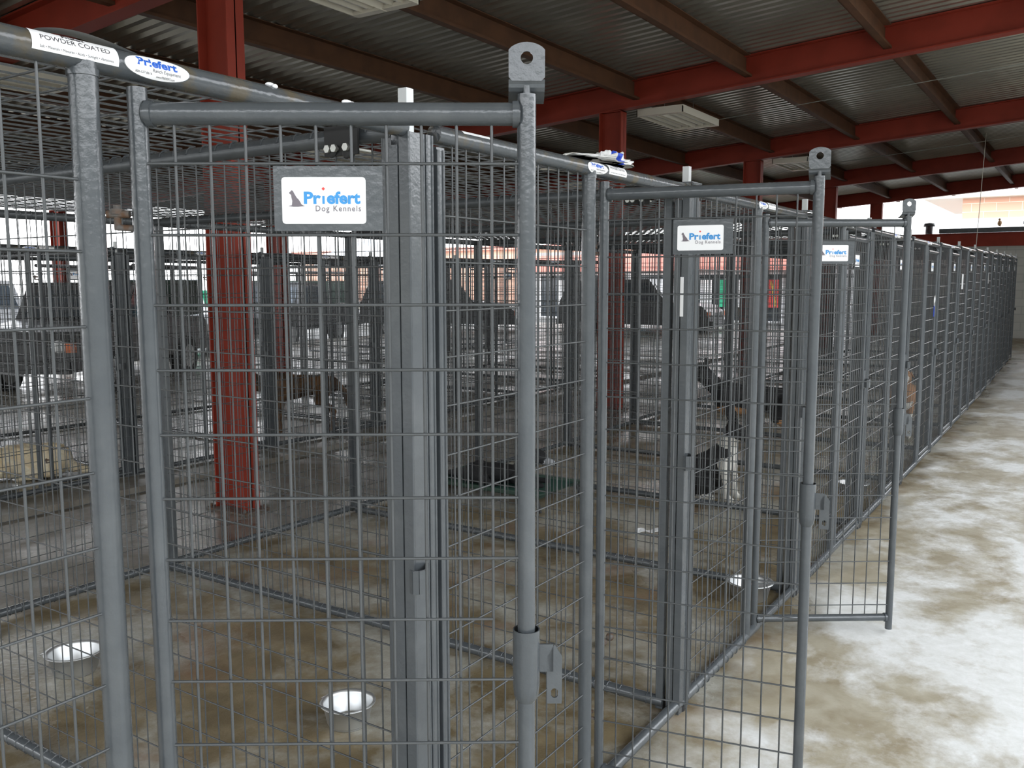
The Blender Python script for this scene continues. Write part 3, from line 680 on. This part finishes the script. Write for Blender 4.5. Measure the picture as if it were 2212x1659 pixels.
# ------------------------------------------------------------------ dogs: one continuous surface each, grown from tapered limbs
def capsule_parts(parts, res=.014):
    """parts: (p0, p1, r0, r1, material index). Union of tapered capsules, voxel-remeshed into one skin."""
    mb = MB()
    for p0, p1, r0, r1, mi in parts:
        p0, p1 = Vector(p0), Vector(p1); n = 12
        d = (p1 - p0); L = d.length; steps = max(2, int(L / (min(r0, r1) * .7 + .004)) + 1)
        steps = min(steps, 14)
        prof = []
        for i in range(5): prof.append((-r0 * math.cos(PI / 2 * i / 4) if i < 4 else 0, r0 * math.sin(PI / 2 * i / 4)))
        for i in range(1, steps): prof.append((L * i / steps, r0 + (r1 - r0) * i / steps))
        for i in range(5): prof.append((L + r1 * math.sin(PI / 2 * i / 4), r1 * math.cos(PI / 2 * i / 4)))
        dn = d.normalized() if L > 1e-6 else Vector((0, 0, 1)); ax = Vector((0, 0, 1)) if abs(dn.z) < .9 else Vector((1, 0, 0)); e1 = dn.cross(ax).normalized(); e2 = dn.cross(e1)
        vs = [p0 + dn * t + (e1 * math.cos(2 * PI * j / n) + e2 * math.sin(2 * PI * j / n)) * max(rr, 1e-4) for t, rr in prof for j in range(n)]
        k = len(prof); mb.add(vs, [(i * n + j, i * n + (j + 1) % n, (i + 1) * n + (j + 1) % n, (i + 1) * n + j) for i in range(k - 1) for j in range(n)] + [tuple(reversed(range(n))), tuple(range((k - 1) * n, k * n))])
    me = mb.mesh('tmp', []); o = bpy.data.objects.new('tmp', me); C.objects.link(o)
    m = o.modifiers.new('r', 'REMESH'); m.mode = 'VOXEL'; m.voxel_size = res; m.use_smooth_shade = True
    s_ = o.modifiers.new('s', 'SMOOTH'); s_.factor = .5; s_.iterations = 4
    dg = bpy.context.evaluated_depsgraph_get(); out = bpy.data.meshes.new_from_object(o.evaluated_get(dg)); bpy.data.objects.remove(o)
    return out
def make_dog(name, label, parts, mats, loc, rz_, scale=1., eyes=(), nose=None, ears=(), res=.013, shag=0., lift=0.):
    me = capsule_parts(parts, res)
    for m in mats: me.materials.append(M[m])
    segs = [(Vector(a), Vector(b), r0, r1, mi) for a, b, r0, r1, mi in parts]
    if shag:
        for v in me.vertices: v.co += v.normal * shag * (noise.noise(v.co * 22) + .6 * noise.noise(v.co * 50))
    for p in me.polygons:
        c = p.center; best = 1e9; bm_ = 0
        for a, b, r0, r1, mi in segs:
            d = b - a; tt = max(0, min(1, (c - a).dot(d) / max(d.length_squared, 1e-9))); dist = (c - (a + d * tt)).length - (r0 + (r1 - r0) * tt) + .006 * noise.noise(c * 25)
            if dist < best: best = dist; bm_ = mi
        p.material_index = bm_; p.use_smooth = True
    t = thing(name, label, 'dog', loc, rz_); t.scale = (scale,) * 3
    o = bpy.data.objects.new('body', me); C.objects.link(o); o.parent = t; o.location = (0, 0, lift)
    for e in eyes:
        mb = MB(); mb.ell(e, (.011, .011, .011), n=10, k=8); mb.build('eye', M['eye'], t, (0, 0, lift))
    if nose: mb = MB(); mb.ell(nose, (.017, .019, .015), n=12, k=8); mb.build('nose', M['pink'], t, (0, 0, lift))
    for (b0, tip, wd, mi) in ears:
        mb = MB(); b0, tip, wd = Vector(b0), Vector(tip), Vector(wd); nn = wd.cross(tip - b0).normalized() * .008
        mb.add([b0 - wd - nn, b0 + wd - nn, tip, b0 + wd + nn, b0 - wd + nn, (b0 + tip) / 2 - nn * 2.2], [(0, 5, 2), (0, 1, 5), (1, 2, 5), (4, 2, 3), (0, 2, 4), (1, 3, 2), (0, 4, 3, 1)], 0, True); mb.build('ear', M[mi], t, (0, 0, lift))
    return t

# standing dog, facing +x, withers .55
def standing(c_body, c_leg, c_belly, c_face, tail_up=False, head_down=0.):
    hz = .66 - head_down; P_ = []
    P_ += [((.24, 0, .47), (.05, 0, .45), .125, .115, c_body), ((.05, 0, .45), (-.22, 0, .46), .115, .095, c_body), ((.22, 0, .40), (.05, 0, .40), .105, .085, c_belly), ((-.22, 0, .46), (-.30, 0, .46), .095, .08, c_body)]
    P_ += [((.27, 0, .50), (.40, 0, hz - .05), .085, .068, c_body), ((.40, 0, hz - .04), (.44, 0, hz), .072, .070, c_body), ((.46, 0, hz - .015), (.55, 0, hz - .042), .052, .038, c_face)]
    for s in (-1, 1):
        y = .072 * s
        P_ += [((.22, y, .42), (.19, y, .27), .055, .036, c_body), ((.19, y, .27), (.21, y, .13), .032, .022, c_leg), ((.21, y, .13), (.20, y, .03), .020, .020, c_leg), ((.20, y, .020), (.235, y, .018), .024, .020, c_leg)]
        P_ += [((-.25, y, .44), (-.17, y, .30), .078, .048, c_body), ((-.17, y, .30), (-.32, y, .19), .042, .026, c_leg), ((-.32, y, .19), (-.30, y, .03), .021, .020, c_leg), ((-.30, y, .020), (-.262, y, .018), .024, .020, c_leg)]
    if tail_up: P_ += [((-.34, 0, .49), (-.46, 0, .60), .032, .028, c_body), ((-.46, 0, .60), (-.44, 0, .72), .028, .018, c_body)]
    else: P_ += [((-.35, 0, .47), (-.44, 0, .36), .034, .034, c_body), ((-.44, 0, .36), (-.46, 0, .22), .034, .016, c_body)]
    return P_, hz
# sitting dog, facing +x
def sitting(cb, cw, cleg):
    P_ = [((-.18, 0, .15), (.0, 0, .27), .135, .125, cb), ((.0, 0, .27), (.10, 0, .38), .122, .095, cb), ((.13, 0, .30), (.14, 0, .40), .075, .065, cw), ((.10, 0, .40), (.15, 0, .50), .080, .070, cw),
          ((.16, 0, .55), (.20, 0, .555), .070, .066, cb), ((.24, 0, .538), (.325, 0, .510), .050, .037, cb)]
    for s in (-1, 1):
        y = .075 * s
        P_ += [((.13, y, .30), (.15, y, .16), .046, .032, cw), ((.15, y, .16), (.16, y, .03), .028, .022, cleg), ((.16, y, .020), (.205, y, .018), .026, .021, cleg)]
        P_ += [((-.17, y * 1.3, .14), (.02, y * 1.55, .12), .085, .055, cb), ((.02, y * 1.55, .10), (-.08, y * 1.6, .035), .04, .03, cb), ((-.08, y * 1.6, .025), (.06, y * 1.6, .022), .027, .024, cleg)]
    P_ += [((-.28, 0, .06), (-.48, .06, .03), .045, .03, cb)]
    return P_
# lying dog, facing +x, head raised or down
def lying(cb, cp, head=.20, big=1.):
    P_ = [((-.26, 0, .13 * big), (.0, 0, .14 * big), .13 * big, .135 * big, cb), ((.0, 0, .14 * big), (.22, 0, .13 * big), .135 * big, .12 * big, cb), ((.24, 0, .16), (.34, 0, head), .09, .075, cb),
          ((.37, 0, head + .02), (.41, 0, head + .01), .078, .072, cb), ((.44, 0, head - .01), (.53, 0, head - .035), .046, .034, cp)]
    for s in (-1, 1):
        P_ += [((.20, .11 * s, .08), (.26, .12 * s, .035), .05, .035, cb), ((.26, .12 * s, .033), (.46, .10 * s, .028), .033, .026, cb)]
        P_ += [((-.24, .12 * s, .10), (-.10, .16 * s, .07), .09, .055, cb), ((-.10, .16 * s, .04), (.04, .16 * s, .028), .035, .027, cb)]
    P_ += [((-.36, 0, .08), (-.55, .10, .035), .05, .035, cb)]
    return P_
def std_face(hz): return dict(eyes=((.475, .038, hz + .025), (.475, -.038, hz + .025)), nose=(.588, 0, hz - .030))

make_dog('dog', 'cream shaggy dog lying behind the steel bowl in the far row, left edge', lying(0, 1, .17, 1.15), ('cream', 'tanpatch'), (-6.15, 3.84, .0), math.radians(-118), .92,
         eyes=((.44, .04, .205), (.44, -.04, .205)), nose=(.565, 0, .135), ears=(((.37, .075, .23), (.35, .115, .13), (.035, 0, 0), 'cream'), ((.37, -.075, .23), (.35, -.115, .13), (.035, 0, 0), 'tanpatch')), shag=.018)
make_dog('dog', 'black dog with grey muzzle resting on the green cot', lying(0, 1, .26, .72), ('bk', 'pigeon'), (-2.50, 5.50, .095), math.radians(14), .80,
         eyes=((.44, .04, .295), (.44, -.04, .295)), nose=(.565, 0, .225), ears=(((.37, .06, .33), (.335, .10, .24), (.03, 0, 0), 'bk'), ((.37, -.06, .33), (.335, -.10, .24), (.03, 0, 0), 'bk')))
make_dog('dog', 'black and white collie sitting upright, white chest and front legs', sitting(0, 1, 1), ('bk', 'wfur'), (-1.12, 6.34, .0), math.radians(-6), .93,
         eyes=((.235, .042, .58), (.235, -.042, .58)), nose=(.362, 0, .512), ears=(((.165, .052, .60), (.155, .060, .685), (.028, .0, 0), 'bk'), ((.165, -.052, .60), (.155, -.060, .685), (.028, .0, 0), 'bk')), shag=.006)
P_, hz = standing(0, 1, 1, 0, head_down=0.)
make_dog('dog', 'black and tan shepherd standing half hidden behind the third kennel post', P_, ('bk', 'tanpatch'), (-1.44, 8.28, zf(8.3)), math.radians(200), 1.12,
         ears=(((.42, .045, hz + .05), (.42, .055, hz + .14), (.03, 0, 0), 'bk'), ((.42, -.045, hz + .05), (.42, -.055, hz + .14), (.03, 0, 0), 'bk')), shag=.004, **std_face(hz))
P_, hz = standing(0, 1, 0, 1, head_down=.14)
make_dog('dog', 'brown brindle dog standing in the far row, right of the nearest red column', P_, ('dktan', 'dktan'), (-5.98, 6.78, .0), math.radians(228), 1.1,
         ears=(((.42, .06, hz + .03), (.40, .11, hz - .04), (.03, 0, 0), 'dktan'), ((.42, -.06, hz + .03), (.40, -.11, hz - .04), (.03, 0, 0), 'dktan')), **std_face(hz))
P_, hz = standing(0, 1, 1, 1, tail_up=True)
make_dog('dog', 'tan and white dog pressed against the front mesh of the sixth kennel', P_, ('tanpatch', 'wfur'), (-.42, 9.92, zf(9.9)), math.radians(-80), 1.0,
         ears=(((.42, .06, hz + .04), (.42, .10, hz - .02), (.03, 0, 0), 'tanpatch'), ((.42, -.06, hz + .04), (.42, -.10, hz - .02), (.03, 0, 0), 'tanpatch')), **std_face(hz))

# ------------------------------------------------------------------ outside: vehicles, banners, stalls
def wheel(t, x, y, r=.36):
    mb = MB()
    for a, b, rr, mi in ((-.11, .11, r, 0), (-.115, .115, r * .58, 1)):
        n = 24; mb.tube([(x, y + a, r), (x, y + b, r)], rr, n, mi)
    mb.build('wheel', [M['tyre'], M['carsilver']], t)
def vehicle(loc, rz_, lab, paint, kind, cat='vehicle'):
    t = thing('parked_vehicle', lab, cat, loc, rz_)
    L = 2.3
    side = [(-L, .45), (-L, .95), (-L + .1, 1.05), (-.9, 1.08), (-.55, 1.62), (.55, 1.68), (.95, 1.10), (L - .25, .98), (L, .80), (L, .42)] if kind == 'ute' else [(-L, .5), (-L + .05, 1.05), (-L + .35, 1.72), (.55, 1.76), (1.05, 1.12), (L - .2, 1.0), (L, .80), (L, .42)]
    mb = MB(); mb.prism(side, -.85, .85, lambda u, v, q: (u, q, v)); mb.build('body', M[paint], t)
    win = [(-.78, 1.12), (-.48, 1.54), (.48, 1.60), (.82, 1.14)] if kind == 'ute' else [(-L + .2, 1.12), (-L + .45, 1.62), (.48, 1.66), (.90, 1.16)]
    mb = MB()
    for s in (-1, 1): mb.prism(win, s * .852, s * .858, lambda u, v, q: (u, q, v))
    mb.prism([(-.72, 0), (-.62, .50), (.62, .50), (.72, 0)], 0, .01, lambda u, v, q: ((.95 if kind == 'ute' else 1.04) - v * .78 + q, u, 1.14 + v)); mb.build('window', M['glass'], t)
    for x in (-1.4, 1.45):
        for y in (-.78, .78): wheel(t, x, y)
    mb = MB(); mb.box((L, -.80, .40), (L + .10, .80, .58)); mb.build('bumper', M['cardark'], t)
    mb = MB(); mb.box((-L - .08, -.80, .42), (-L, .80, .58)); mb.build('bumper', M['cardark'], t)
    for y in (-.62, .62):
        mb = MB(); mb.ell((L + .0, y, .78), (.05, .12, .09)); mb.build('headlight', M['white'], t)
        mb = MB(); mb.box((L - .02, y - .10 + (.2 if y > 0 else -.2) , .70), (L + .03, y + (.2 if y > 0 else -.2) + .04, .84)); mb.build('indicator', M['orange'], t)
    if kind == 'ute':
        mb = MB()
        for x in (-L + .1, -1.0):
            for y in (-.8, .8): mb.tube([(x, y, 1.0), (x, y, 1.95)], .03, 8)
        for x in (-L + .1, -1.0): mb.tube([(x, -.8, 1.95), (x, .8, 1.95)], .03, 8)
        for y in (-.8, .8): mb.tube([(-L + .1, y, 1.95), (.4, y, 1.95)], .03, 8)
        mb.build('roof_rack', M['black'], t)
        mb = MB(); mb.box((-L + .12, -.78, 1.08), (-.98, .78, 1.72)); mb.build('canvas_canopy', M['dkgreen'], t)
    return t
vehicle((-12.6, 8.6, -.06), math.radians(-60), 'dark utility truck with rack and green canopy parked beyond the far row', 'cardark', 'ute', 'truck')
vehicle((-16.9, 12.6, -.06), math.radians(-20), 'white car parked outside behind the dark truck', 'carwhite', 'wagon', 'car')
vehicle((-18.5, 8.0, -.06), math.radians(-75), 'silver wagon at the far left edge outside', 'carsilver', 'wagon', 'car')
vehicle((-21.5, 19.8, -.06), math.radians(-40), 'dark truck with rack parked farther along the yard', 'cardark', 'ute', 'truck')
vehicle((-15.6, 21.5, -.06), math.radians(35), 'dark wagon parked between the far row and the shopfront', 'cardark', 'wagon', 'car')
vehicle((-17.3, 17.0, -.06), math.radians(-70), 'dark truck with rack and canopy beyond the third row', 'cardark', 'ute', 'truck')
vehicle((-10.2, 24.3, -.06), math.radians(6), 'dark wagon side-on between the kennel rows and the shopfront', 'cardark', 'wagon', 'car')
def stall(loc, rz_, lab, cloth, ln=3.0, h=2.5):
    t = thing('market_stall', lab, 'stall', loc, rz_)
    for x in (-ln / 2, ln / 2):
        for y in (-1.2, 1.2): mb = MB(); mb.tube([(x, y, 0), (x, y, h)], .03, 8); mb.build('leg', M['carsilver'], t)
    mb = MB(); a, b = ln / 2 + .1, 1.3
    mb.add([(-a, -b, h), (a, -b, h), (a, b, h), (-a, b, h), (0, 0, h + .7)], [(0, 1, 4), (1, 2, 4), (2, 3, 4), (3, 0, 4)]); 
    for p, q in (((-a, -b), (a, -b)), ((a, -b), (a, b)), ((a, b), (-a, b)), ((-a, b), (-a, -b))): mb.add([(p[0], p[1], h), (q[0], q[1], h), (q[0], q[1], h - .35), (p[0], p[1], h - .35)], [(0, 1, 2, 3)])
    mb.build('canopy', M[cloth], t)
    mb = MB(); mb.box((-ln / 2 + .1, -1.0, .7), (ln / 2 - .1, -.2, .76)); mb.box((-ln / 2 + .1, -1.0, 0), (-ln / 2 + .14, -.2, .7)); mb.box((ln / 2 - .14, -1.0, 0), (ln / 2 - .1, -.2, .7)); mb.build('table', M['fixture'], t)
    return t
stall((-22.0, 25.5, -.06), .1, 'white canopied stall outside beyond the far row', 'white', 3.0, 2.6)
# shopfront across the far end of the yard: salmon fascia over glass and posters
t = thing('shopfront', 'shopfront with a salmon fascia and coloured posters past the far row', 'building', (0, 32, -.06))
mb = MB(); mb.box((-19, .3, 0), (-6, 4.0, 2.9)); mb.build('wall', M['carsilver'], t)
mb = MB(); mb.box((-19.2, -.6, 2.10), (-7.4, .3, 2.75)); mb.build('fascia', M['banner'], t)
for x in (-18.5, -16.4, -14.3, -12.2, -10.1):
    mb = MB(); mb.box((x, .24, .25), (x + 1.7, .30, 1.95)); f_o = mb.build('window_pane', M['glass'], t)
    mb = MB(); mb.box((x - .06, .20, .19), (x, .3, 2.01)); mb.box((x + 1.7, .20, .19), (x + 1.76, .3, 2.01)); mb.box((x, .20, 1.95), (x + 1.7, .3, 2.01)); mb.box((x, .20, .19), (x + 1.7, .3, .25)); mb.build('window_frame', M['white'], t)
for x, m in ((-17.6, 'white'), (-16.0, 'yellow'), (-15.2, 'white'), (-14.0, 'cyan'), (-13.2, 'banner'), (-12.0, 'yellow'), (-11.4, 'white'), (-10.7, 'teal'), (-10.0, 'white'), (-9.5, 'fixture'), (-8.9, 'redink')):
    mb = MB(); mb.box((x, .14, .75), (x + .45, .16, 1.75)); mb.build('poster', M[m], t)
mb = MB(); mb.prism([(-8.75, 1.70), (-8.68, 1.70), (-8.50, .80), (-8.57, .80)], .10, .13, lambda u, v, q: (u, q, v)); mb.build('stripe', M['yellow'], t)
for (x, y, z, s_, m, lab, c) in ((-13.2, 28.2, -.06, (.5, .5, 1.2), 'cyan', 'cyan drum standing in front of the shopfront', 'drum'), (-10.8, 29.4, -.06, (.45, .45, 1.0), 'yellow', 'yellow drum standing in front of the shopfront', 'drum'), (-20.5, 15.6, -.06, (1.2, .9, 1.5), 'teal', 'green crate stack outside behind the far row', 'crate')):
    mb = MB()
    if c == 'drum': mb.lathe([(0, 0), (s_[0] / 2, 0), (s_[0] / 2, s_[2] * .33), (s_[0] / 2 + .02, s_[2] * .35), (s_[0] / 2, s_[2] * .37), (s_[0] / 2, s_[2] * .97), (s_[0] / 2 - .03, s_[2]), (0, s_[2])], 24, 0, (x, y, z))
    else:
        for q in range(3):
            for e in range(4): mb.box((x, y, z + q * .5 + e * .12), (x + s_[0], y + s_[1], z + q * .5 + e * .12 + .09))
            mb.box((x + .02, y + .02, z + q * .5), (x + s_[0] - .02, y + s_[1] - .02, z + q * .5 + .46))
    tag(mb.build('yard_' + c, M[m]), lab, c)
# long red brick building on the far side of the yard
t = thing('yard_building', 'long low brick building with a pale fascia across the yard', 'building')
mb = MB(); mb.box((-62, 60, -.1), (-12, 70, 4.2)); mb.build('wall', M['brick'], t)
mb = MB(); mb.box((-63, 59.6, 4.2), (-11, 70.5, 4.5)); mb.build('roof', M['banner'], t)
